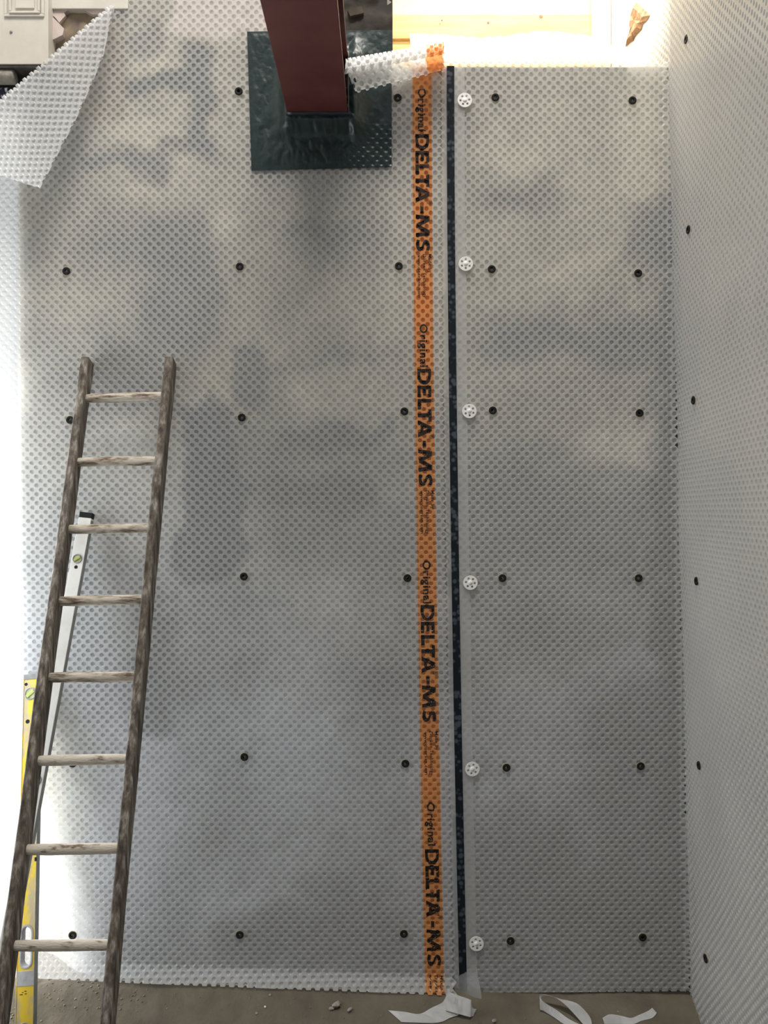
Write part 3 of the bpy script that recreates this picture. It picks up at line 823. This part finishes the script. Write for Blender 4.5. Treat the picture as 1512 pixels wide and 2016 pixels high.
# rail line: depth as a function of height
ztop, ytop = 2.285, -0.040
lean = 0.347
zbot = -0.085
def rail_pt(z): return ytop - (ztop - z)*lean
ladder = empty('ladder', (lx, rail_pt(zbot), zbot), 'worn wooden ladder leaning against the dimpled wall', 'ladder')
ang = math.atan(lean)
Lr = (ztop-zbot)/math.cos(ang)
def rail(side):
    bm = bmesh.new(); n = 48
    rs = []
    for i in range(n+1):
        t = i/n; l = t*Lr
        w = 0.0142 + 0.0016*(fbm(np.array([l*6+side*9]), np.array([1.0]), 3)[0]-0.5)*2; dp = 0.031 + 0.002*(fbm(np.array([l*5+side*3]), np.array([5.0]), 3)[0]-0.5)*2
        b = 0.0035; prof_ = [(-w+b,-dp),(w-b,-dp),(w,-dp+b),(w,dp-0.003),(w-0.003,dp),(-w+0.003,dp),(-w,dp-0.003),(-w,-dp+b)]
        wob = 0.0016*(fbm(np.array([l*2.2+side*5]), np.array([8.0]), 2)[0]-0.5)*2
        rs.append([bm.verts.new((lx + side*hw + a_ + wob, 0, 0)) for a_, c_ in prof_])
        for v, (a_, c_) in zip(rs[-1], prof_):
            z = zbot + l*math.cos(ang); y = rail_pt(z)
            v.co.y = y + c_*math.cos(ang) ; v.co.z = z + c_*math.sin(-ang)*-1*-1
    for a_, b_ in zip(rs[:-1], rs[1:]):
        for k in range(8): bm.faces.new((a_[k], a_[(k+1)%8], b_[(k+1)%8], b_[k]))
    bm.faces.new(rs[0]); bm.faces.new(rs[-1][::-1])
    return from_bm(bm, False)
for sd in (-1, 1): obj('rail', rail(sd), M_WOOD, ladder)
def z_of_py(py):      # height on the ladder plane seen at image row py
    # z = ZC - k*(D + y),  y = ytop-(ztop-z)*lean
    k = (py-1008)/F
    return (ZC - k*(D + ytop - ztop*lean)) / (1 + k*lean)
for (pl, pr) in [(783,778),(908,905),(1040,1038),(1182,1178),(1332,1330),(1496,1492),(1671,1668),(1860,1858)]:
    bm = bmesh.new(); n = 16; rs = []
    zl, zr = z_of_py(pl+2), z_of_py(pr+2)
    seed = pl*0.13
    for i in range(n+1):
        t = i/n; x = lx - hw + 0.004 + t*(2*hw-0.008); z = zl*(1-t)+zr*t; y = rail_pt(z)
        sq = 1 - 0.13*abs(2*t-1)**6
        r_ = [bm.verts.new((x, y + 0.0135*sq*math.cos(a_)*(1+0.10*(fbm(np.array([t*5+seed]), np.array([a_]), 2)[0]-0.5)),
                            z + 0.0165*sq*math.sin(a_)*(1+0.14*(fbm(np.array([t*6+seed+5]), np.array([a_]), 2)[0]-0.5)))) for a_ in [2*math.pi*k/14 for k in range(14)]]
        rs.append(r_)
    for a_, b_ in zip(rs[:-1], rs[1:]):
        for k in range(14): bm.faces.new((a_[k], a_[(k+1)%14], b_[(k+1)%14], b_[k]))
    bm.faces.new(rs[0]); bm.faces.new(rs[-1][::-1])
    obj('rung', from_bm(bm, True), M_RUNGP if pl > 1450 else M_RUNG, ladder)

# ------------------------------------------------------------------ spirit levels
def level_frame(top, foot):
    """local frame: origin at foot, z along the level, x across the face, -y to the viewer"""
    top, foot = Vector(top), Vector(foot)
    zax = (top-foot).normalized(); yax = Vector((0,1,0)); yax = (yax - zax*yax.dot(zax)).normalized()
    xax = yax.cross(zax)
    M = Matrix((xax, yax, zax)).transposed().to_4x4(); M.translation = foot
    return M, (top-foot).length
def vial(parent, M, x, z, r, front_y):
    Mr = M @ Matrix.Translation((x, front_y, z)) @ Matrix.Rotation(R(90), 4, 'X')
    bm = bmesh.new(); lathe(bm, [(r*0.80,0.0004),(r*0.84,0.0022),(r,0.0022),(r*1.03,0.0002)], 24, Mr); v_ = obj('vial_bezel', from_bm(bm, True), M_STEEL, parent)
    bm = bmesh.new(); lathe(bm, [(r*0.82,0.0006),(0,0.0010)], 24, Mr); obj('vial_window', from_bm(bm), M_VIAL, v_)
    bm = bmesh.new(); box(bm, (-r*0.75, -r*0.26, 0.0008), (r*0.75, r*0.26, 0.004), Mr @ Matrix.Rotation(R(38), 4, 'Z'), bevel=0.0015, seg=2); obj('vial_tube', from_bm(bm), pmat('vial_tube', (0.42,0.46,0.14), rough=0.1), v_)
def hole_dot(parent, M, x, z, r, front_y):
    Mr = M @ Matrix.Translation((x, front_y, z)) @ Matrix.Rotation(R(90), 4, 'X')
    bm = bmesh.new(); lathe(bm, [(r*1.15,0.0002),(r,0.0008),(r*0.8,0.0003),(0,0.0003)], 16, Mr); obj('screw_hole', from_bm(bm, True), M_BLACK, parent)

# white box level
tp = P(172, 1010, -0.035); ft = Vector((-1.268, -0.42, -0.02))
ft.z = floor_z(ft.x, ft.y)
M, LL = level_frame(tp, ft)
wl = empty('spirit_level', ft, 'long white box spirit level leaning behind the ladder', 'spirit level')
w2, d2 = 0.0225, 0.0135
bm = bmesh.new(); box(bm, (-w2, -d2, 0.012), (w2, d2, LL-0.020), M, 0.0015, 2); obj('body', from_bm(bm), M_LEVELW, wl)
bm = bmesh.new(); box(bm, (w2-0.0005, -d2+0.001, 0.02), (w2+0.001, d2-0.001, LL-0.028), M); obj('measuring_edge', from_bm(bm), M_STEEL, wl)
for a_, b_ in ((0, 0.012), (LL-0.020, LL)):
    bm = bmesh.new(); box(bm, (-w2-0.0006, -d2-0.0006, a_), (w2+0.0006, d2+0.0006, b_), M, 0.002, 2); obj('end_cap', from_bm(bm), M_BLACK, wl)
vial(wl, M, -0.001, LL-0.170, 0.0165, -d2); hole_dot(wl, M, 0.0, LL-0.200, 0.0055, -d2)
vial(wl, M, 0.0, LL*0.5, 0.0165, -d2)

# yellow level with hand holes
tp = P(66, 1327, -0.030); ft = Vector((tp.x + 0.092, -0.36, 0.0)); ft.z = floor_z(ft.x, ft.y)
# keep the foot on the sight line of the photographed lower end
q = P(49, 2075, -0.36); ft.x = q.x
M, LL = level_frame(tp, ft)
yl = empty('spirit_level', ft, 'worn yellow spirit level with oval hand hole standing behind the ladder foot', 'spirit level')
w2, d2 = 0.029, 0.0125
def plate_with_holes(hw_, z0, z1, holes, y0, y1):
    cu = bpy.data.curves.new('p', 'CURVE'); cu.dimensions = '2D'; cu.fill_mode = 'BOTH'; cu.extrude = (y1-y0)/2
    def sp(pts):
        s_ = cu.splines.new('POLY'); s_.points.add(len(pts)-1); s_.use_cyclic_u = True
        for i, (a_, b_) in enumerate(pts): s_.points[i].co = (a_, b_, 0, 1)
    sp([(-hw_,z0),(hw_,z0),(hw_,z1),(-hw_,z1)])
    for (cx, cz, rw, rl) in holes: sp(oval(cx, cz, rw, rl))
    o = bpy.data.objects.new('p', cu); COL.objects.link(o); bpy.context.view_layer.update()
    me = bpy.data.meshes.new_from_object(o.evaluated_get(bpy.context.evaluated_depsgraph_get())); bpy.data.objects.remove(o)
    me.transform(Matrix.Translation((0, (y0+y1)/2, 0)) @ Matrix.Rotation(R(90), 4, 'X'))
    return me
def oval(cx, cz, rw, rl):
    pts = []
    for k in range(12): a_ = math.pi*k/11; pts.append((cx+rw*math.cos(a_), cz+(rl-rw)+rw*math.sin(a_)))
    for k in range(12): a_ = math.pi+math.pi*k/11; pts.append((cx+rw*math.cos(a_), cz-(rl-rw)+rw*math.sin(a_)))
    return pts
def l_of_py(py):
    best = min(range(0, 1001), key=lambda i: abs((lambda q_: 1008+(ZC-q_.z)*F/(D+q_.y))(ft.lerp(tp, i/1000)) - py))
    return best/1000*LL
hz = l_of_py(1862)
hl = 0.5*abs(l_of_py(1818)-l_of_py(1905))
holes = [(0.001, hz, 0.0165, hl-0.006), (0.001, LL-(hz-0.0), 0.0165, hl-0.006)]
holes = [holes[0]]
me = plate_with_holes(w2, 0.014, LL-0.020, holes, -d2, d2); me.transform(M); obj('body', me, M_LEVELY, yl)
# grip lining of the hand hole
bm = bmesh.new()
for (cx, cz, rw, rl) in holes:
    rings = []
    for (dr, y) in ((0.0055,-d2-0.0012),(0.0005,-d2-0.0022),(-0.002,-d2),(-0.002,d2),(0.0005,d2+0.0022),(0.0055,d2+0.0012)):
        rings.append([bm.verts.new(M @ Vector((a_, y, b_))) for a_, b_ in oval(cx, cz, rw+dr, rl+dr)])
    for a_, b_ in zip(rings[:-1], rings[1:]):
        for k in range(24): bm.faces.new((a_[k], a_[(k+1)%24], b_[(k+1)%24], b_[k]))
tag(obj('grip_lining', from_bm(bm, True), M_GREYM, yl), 'grey grip lining of the hand hole')
for sd in (-1, 1):
    bm = bmesh.new(); box(bm, (sd*w2-0.0008, -d2-0.0015, 0.014), (sd*w2+0.0012, d2+0.0015, LL-0.020), M, 0.0006); obj('measuring_edge', from_bm(bm), M_STEEL if sd > 0 else M_LEVELY, yl)
for a_, b_ in ((0, 0.014), (LL-0.020, LL)):
    bm = bmesh.new(); box(bm, (-w2-0.0015, -d2-0.002, a_), (w2+0.0015, d2+0.002, b_), M, 0.002, 2); obj('end_cap', from_bm(bm), M_STEEL, yl)
vial(yl, M, -0.004, l_of_py(1366), 0.0215, -d2); hole_dot(yl, M, -0.0205, l_of_py(1347), 0.005, -d2); hole_dot(yl, M, -0.012, l_of_py(1420), 0.0065, -d2)
vial(yl, M, 0.0, l_of_py(2024), 0.0205, -d2)
bm = bmesh.new(); box(bm, (-w2-0.001, -d2-0.0012, l_of_py(1939)), (w2+0.001, -d2+0.001, l_of_py(1909)), M, 0.0006); tag(obj('grey_band', from_bm(bm), M_GREYM, yl), 'grey smeared band across the yellow face')
bm = bmesh.new(); box(bm, (w2-0.006, -d2-0.002, l_of_py(1696)), (w2+0.0014, -d2+0.002, l_of_py(1688)), M, 0.0006); obj('edge_clip', from_bm(bm), M_BLACK, yl)
# remains of printed lettering, dashes only
for (px_, py_, wd_, hh_) in [(53.5,1949.5,4,1.3),(48,1951,3,1),(45,1955.5,6,1.4),(54,1954.5,3.5,1.4)]:
    l = l_of_py(py_); c = ft.lerp(tp, l/LL); d = D+c.y; xx = ((px_-756)/F*d - c.x)
    bm = bmesh.new(); box(bm, (xx-wd_/2*d/F, -d2-0.0006, l-hh_/2*d/F), (xx+wd_/2*d/F, -d2+0.0004, l+hh_/2*d/F), M); obj('worn_letter', from_bm(bm), M_INK, yl)
for k, wd_ in enumerate((2.5, 5, 5, 4.5)):
    l = l_of_py(1690.5+4*k); c = ft.lerp(tp, l/LL); d = D+c.y; xx = ((56.5-756)/F*d - c.x)
    bm = bmesh.new(); box(bm, (xx-wd_/2*d/F, -d2-0.0006, l-1.1*d/F), (xx+wd_/2*d/F, -d2+0.0004, l+1.1*d/F), M); obj('worn_letter', from_bm(bm), M_INK, yl)

# ------------------------------------------------------------------ top left: painted panel, board, broken plaster
pan = empty('shutter_box', P(48, 127, -0.04), 'white painted panelled box at the top left above the membrane', 'panel')
yf = -0.055
def pxbox(bm, x0, x1, y0, y1, ya, yb, bev=0.0):
    a_, b_ = P(x0, y1, ya), P(x1, y0, ya)
    box(bm, (a_.x, ya, a_.z), (b_.x, yb, b_.z), bevel=bev, seg=2)
bm = bmesh.new(); pxbox(bm, -110, 95, -200, 126, yf, 0.02, 0.002); obj('body', from_bm(bm), M_WPAINT, pan)
def frame(bm, x0, x1, y0, y1, wpx, ya, yb, bev):
    pxbox(bm, x0, x1, y1-wpx, y1, ya, yb, bev); pxbox(bm, x0, x0+wpx, y0, y1-wpx, ya, yb, bev); pxbox(bm, x1-wpx, x1, y0, y1-wpx, ya, yb, bev)
bm = bmesh.new(); frame(bm, 8, 86, -180, 32, 5, yf-0.006, yf, 0.002); obj('outer_moulding', from_bm(bm), M_WPAINT, pan)
bm = bmesh.new(); frame(bm, 17, 78, -180, 25.5, 4, yf-0.010, yf, 0.003); obj('inner_moulding', from_bm(bm), M_WPAINT, pan)
bm = bmesh.new(); pxbox(bm, 30, 67, -180, 16, yf-0.005, yf, 0.002); obj('raised_field', from_bm(bm), M_WPAINT, pan)
q = P(22, 63, yf); bm = bmesh.new(); lathe(bm, [(0.0055,0),(0.005,0.0025),(0.0025,0.0042),(0,0.0045)], 16, Matrix.Translation(q) @ Matrix.Rotation(R(90),4,'X')); obj('screw_head', from_bm(bm, True), M_STEEL, pan)
bm = bmesh.new(); pxbox(bm, -100, 94, 127, 133, yf+0.004, 0.02, 0.003); tag(obj('bottom_edge', from_bm(bm), pmat('dark_underside', (0.05,0.045,0.04), (0.09,0.08,0.07), 30, 0.9), pan), 'dark lower edge')  # dark strip along the underside of the box
bm = bmesh.new(); pxbox(bm, 99, 252, -200, 17, -0.020, 0.02, 0.002)
tag(obj('painted_board', from_bm(bm), M_WPAINT), 'white painted board along the wall top, beside the panelled box', 'board')

def shard(name, pts, ya, label):
    bm = bmesh.new(); poly_prism(bm, [(XW(x), ZW(y)) for x, y in pts], ya, 0.02)
    me = from_bm(bm)
    return tag(obj(name, me, M_PLASTER, wall_back), label)
shard('plaster_shard', [(99,21),(142,20),(129,28),(131,35),(119,48),(110,37),(104,33)], -0.012, 'pinkish old plaster left on the wall')
shard('plaster_shard', [(99,33),(104,35),(119,50),(129,61),(126.5,73),(113,80),(102,85),(99,83)], -0.015, 'pinkish old plaster left on the wall')
shard('plaster_shard', [(142,20),(222,16),(211,30),(184,31.5),(176,28),(165,22)], -0.010, 'pinkish old plaster left on the wall')
# grey stub and paint-flecked brick in the gap below the panel
q = P(12, 152, -0.02); bm = bmesh.new()
lathe(bm, [(0.0,0.0),(0.022,0.001),(0.026,0.006),(0.026,0.09),(0.0,0.09)], 20, Matrix.Translation(q + Vector((0.036,0,0))) @ Matrix.Rotation(R(-90),4,'Y'))
tag(obj('pipe_stub', from_bm(bm, True), M_MORTAR), 'grey rounded pipe stub in the gap under the white panel', 'pipe')
bm = bmesh.new(); pxbox(bm, -60, 24, 172, 215, -0.014, 0.02, 0.004)
tag(obj('painted_brick', from_bm(bm), pmat('flecked_brick', (0.015,0.02,0.035), (0.62,0.62,0.66), 55, 0.9, lo=0.52, hi=0.58)), 'dark brick flecked with white paint under the pipe stub', 'brick')
# mortar smears on the pier
for pts in ([(682,61),(717,63),(718,92),(700,93),(683,88)],[(684,22),(712,14),(716,28),(690,34)]):
    bm = bmesh.new(); poly_prism(bm, [(XW(x), ZW(y)) for x, y in pts], -0.008, 0.02); obj('mortar_smear', from_bm(bm), pmat('pier_mortar', (0.06,0.047,0.034), (0.10,0.08,0.06), 30, 0.95), wall_back)

# ------------------------------------------------------------------ reveal at the top right
tf_ = empty('timber_frame', P(960, 90, 0.70), 'pale new timber frame and panel at the back of the bright reveal', 'window frame')
YB = 0.70
def tb(name, x0, x1, y0, y1, ya, yb, m, bev=0.002):
    bm = bmesh.new(); pxbox(bm, x0, x1, y0, y1, ya, yb, bev); return obj(name, from_bm(bm), m, tf_)
tb('panel', 745, 1170, -240, 40, YB, YB+0.02, M_PANEL, 0)
rail_ = tb('rail', 745, 1164, 28, 76, YB-0.03, YB+0.02, M_PINE)
tb('lower_rail', 745, 1164, 77, 86, YB-0.02, YB+0.02, M_PINE)
tb('bottom_rail', 745, 1164, 87, 150, YB-0.035, YB+0.02, M_PINE)
tb('post', 1165, 1203, -240, 150, YB-0.04, YB+0.02, M_PANEL)
for (x, y, r_) in ((870,40,1.8),(961,45,3),(866,47,1.2),(1065,33,4)):
    q = P(x, y, YB-0.0302); bm = bmesh.new(); lathe(bm, [(r_*0.0021,0),(r_*0.0012,0.0006),(0,0.0006)], 12, Matrix.Translation(q) @ Matrix.Rotation(R(90),4,'X'))
    k_ = obj('knot', from_bm(bm), M_KNOT, rail_)
# spalled brick on the cheek
def cheek(px, py, out=0.006):
    x0, y0, x1, y1 = float(xc(3.5))+0.012, 0.02, 1.012, 0.70
    # intersect sight line with the cheek plane
    k = (px-756)/F
    t = (k*(D+y0) - x0)/((x1-x0) - k*(y1-y0))
    x = x0+(x1-x0)*t; y = y0+(y1-y0)*t
    return Vector((x-out, y, ZC-(py-1008)/F*(D+y)))
pts = [(1250,8),(1256,5),(1262,12),(1281,30),(1275,40),(1266,48),(1264,58),(1254,68),(1249,75),(1248,80),(1241,84),(1232,93),(1239,76),(1243,60),(1241,52),(1244,40),(1244,24)]
bm = bmesh.new()
outl = [bm.verts.new(cheek(x, y, 0.002)) for x, y in pts]
ins = [bm.verts.new(cheek(1252+(x-1252)*0.6, 42+(y-42)*0.72, 0.010+0.006*random.random())) for x, y in pts]
cen = bm.verts.new(cheek(1252, 40, 0.008)); n = len(pts)
for i in range(n):
    bm.faces.new((outl[i], outl[(i+1)%n], ins[(i+1)%n], ins[i])); bm.faces.new((ins[i], ins[(i+1)%n], cen))
tag(obj('broken_brick', from_bm(bm), M_BRICK, reveal), 'bare orange-brown brick where the white plaster has broken off')

# ------------------------------------------------------------------ floor litter
def on_floor(px, py):
    y = -0.1
    for _ in range(40):
        x = (px-756)/F*(D+y); z = floor_z(x, y)
        d = (ZC-z)*F/(py-1008); y = 0.6*y + 0.4*min(d-D, 0.02)
    x = (px-756)/F*(D+y)
    return Vector((x, y, floor_z(x, y)))
def ribbon(name, pairs, m, label, cat, thick=0.0006, sub=4, **kw):
    """pairs: list of (left point, right point) in 3-D; smooth interpolation between sections"""
    bm = bmesh.new()
    def cr(p0,p1,p2,p3,t): return 0.5*((2*p1)+(p2-p0)*t+(2*p0-5*p1+4*p2-p3)*t*t+(3*p1-p0-3*p2+p3)*t**3)
    rows_ = []
    n = len(pairs)
    for i in range(n-1):
        for k in range(sub + (i == n-2)):
            t = k/sub; r_ = []
            for e_ in (0, 1):
                g = lambda j: Vector(pairs[max(0, min(n-1, j))][e_])
                r_.append(cr(g(i-1), g(i), g(i+1), g(i+2), t))
            rows_.append([bm.verts.new(r_[0]), bm.verts.new(r_[0].lerp(r_[1], 0.5)), bm.verts.new(r_[1])])
    for a_, b_ in zip(rows_[:-1], rows_[1:]):
        for k in range(2): bm.faces.new((a_[k], a_[k+1], b_[k+1], b_[k]))
    bmesh.ops.solidify(bm, geom=bm.faces[:], thickness=thick)
    return tag(obj(name, from_bm(bm), m), label, cat, kw.get('group'))
def lift(px, py, h): # a point seen at px,py that hangs h above the floor
    g = on_floor(px, py); d = D + g.y
    for _ in range(20):
        z = g.z + h; 
        d = (ZC - z)*F/(py-1008)
        g = Vector(((px-756)/F*d, d-D, floor_z((px-756)/F*d, d-D)))
    return Vector((g.x, g.y, g.z+h))
G = 'backing paper offcuts on the floor'
ribbon('paper_strip', [(lift(764,1989,.004),lift(790,2012,.004)),(lift(796,1992,.006),(lift(812,2013,.003))),(lift(826,1996,.006),lift(862,2015,.003)),(lift(850,1984,.012),lift(888,2003,.004)),(lift(872,1973,.022),lift(903,1998,.006)),(lift(881,1953,.045),lift(893,1990,.012))], M_PAPER,
       'crumpled white paper strip on the floor below the orange stripe', 'paper', group=G)
o1 = ribbon('folded_end', [(lift(881,1952,.050),lift(878,1989,.016)),(lift(903,1960,.050),lift(902,1996,.016)),(lift(926,1968,.048),lift(924,2002,.014)),(lift(927,1972,.040),lift(926,2002,.012)),(lift(931,1985,.020),lift(930,2001,.006)),(lift(938,1986,.014),lift(932,2000,.004))], M_PAPER, None, None, sub=3)
o1.parent = bpy.data.objects['paper_strip']
ribbon('paper_strip', [(lift(1150,2019,.003),lift(1166,2019,.003)),(lift(1130,1996,.02),lift(1160,2000,.012)),(lift(1108,1974,.04),lift(1135,1975,.034)),(lift(1085,1960,.05),lift(1098,1966,.03)),(lift(1065,1957,.05),lift(1068,1961,.03)),
        (lift(1063,1961,.045),lift(1063,1986,.012)),(lift(1070,1972,.034),lift(1070,1990,.008)),(lift(1095,1988,.016),lift(1092,2004,.004)),(lift(1120,2006,.006),lift(1110,2016,.002)),(lift(1142,2017,.004),lift(1128,2022,.002))], M_PAPER,
       'looped white paper strip curling up from the floor', 'paper', group=G)
ribbon('paper_strip', [(lift(1186,2004,.010),lift(1190,2016,.002)),(lift(1200,1997,.014),lift(1205,2016,.002)),(lift(1222,2000,.010),lift(1226,2016,.002)),(lift(1242,2004,.008),lift(1248,2016,.002)),(lift(1258,1998,.006),lift(1262,2010,.002)),(lift(1276,1990,.005),lift(1284,2004,.002)),(lift(1284,1984,.004),lift(1293,1994,.002))], M_PAPER,
       'torn crumpled paper scrap nearest the right side wall', 'paper', group=G)
# clods
def rock(r, seed, fl=0.6):
    bm = bmesh.new(); bmesh.ops.create_icosphere(bm, subdivisions=2, radius=1)
    rr = np.random.default_rng(seed)
    dirs = rr.normal(size=(9, 3)); dirs /= np.linalg.norm(dirs, axis=1)[:, None]
    for v in bm.verts:
        c = np.array(v.co[:]); k = 1 - 0.45*max(0, (dirs @ c).max()-0.72)/0.28 + 0.16*(rr.random()-0.5)
        v.co = Vector(c*k*r*np.array([1.15, 0.9, fl]))
    return from_bm(bm)
for (px, py, r_, lb) in [(664,1982,0.019,'largest dry mortar clod on the floor left of the paper strips'),(652,1988,0.010,'small clod touching the left of the largest clod'),(689,1990,0.0115,'angular grey clod just right of the largest clod'),
                         (974,2012,0.010,'brown clod between the two white paper strips'),(505,1996,0.0065,'small dark pebble on the floor right of the ladder'),(522,1983,0.005,'pale chip on the floor right of the ladder'),(531,1960,0.006,'grey chip near the foot of the membrane right of the ladder'),(1217,1993,0.004,'tiny brown crumb above the torn paper scrap')]:
    g = on_floor(px, py); me = rock(r_, int(px)); o = obj('mortar_clod', me, M_PAPER if 'pale' in lb else M_CLOD)
    o.location = g + Vector((0, 0, r_*0.38)); o.rotation_euler = (0, 0, random.random()*6)
    tag(o, lb, 'clod', 'clods and chips on the floor')
# crumbs nobody would count, thick on the bank at the left
bm = bmesh.new()
for i in range(420):
    if i < 300: x = random.uniform(-1.32, -0.85); y = random.uniform(-0.36, -0.02)
    else: x = random.uniform(-0.85, 1.0); y = random.uniform(-0.34, -0.03)
    r_ = random.uniform(0.0012, 0.0042)*(1.0 if i < 300 else 0.7)
    res = bmesh.ops.create_icosphere(bm, subdivisions=1, radius=r_)
    z = floor_z(x, y)
    for v in res['verts']: v.co = Vector((v.co.x*random.uniform(.7,1.3)+x, v.co.y*random.uniform(.7,1.3)+y, v.co.z*random.uniform(.6,1.1)+z+r_*0.3))
tag(obj('loose_crumbs', from_bm(bm), pmat('crumb', (0.10,0.08,0.055), (0.32,0.26,0.18), 80, 0.95)), 'loose sandy crumbs scattered over the earth floor', 'crumbs', kind='stuff')
print('dimples', nL, nR, nS)
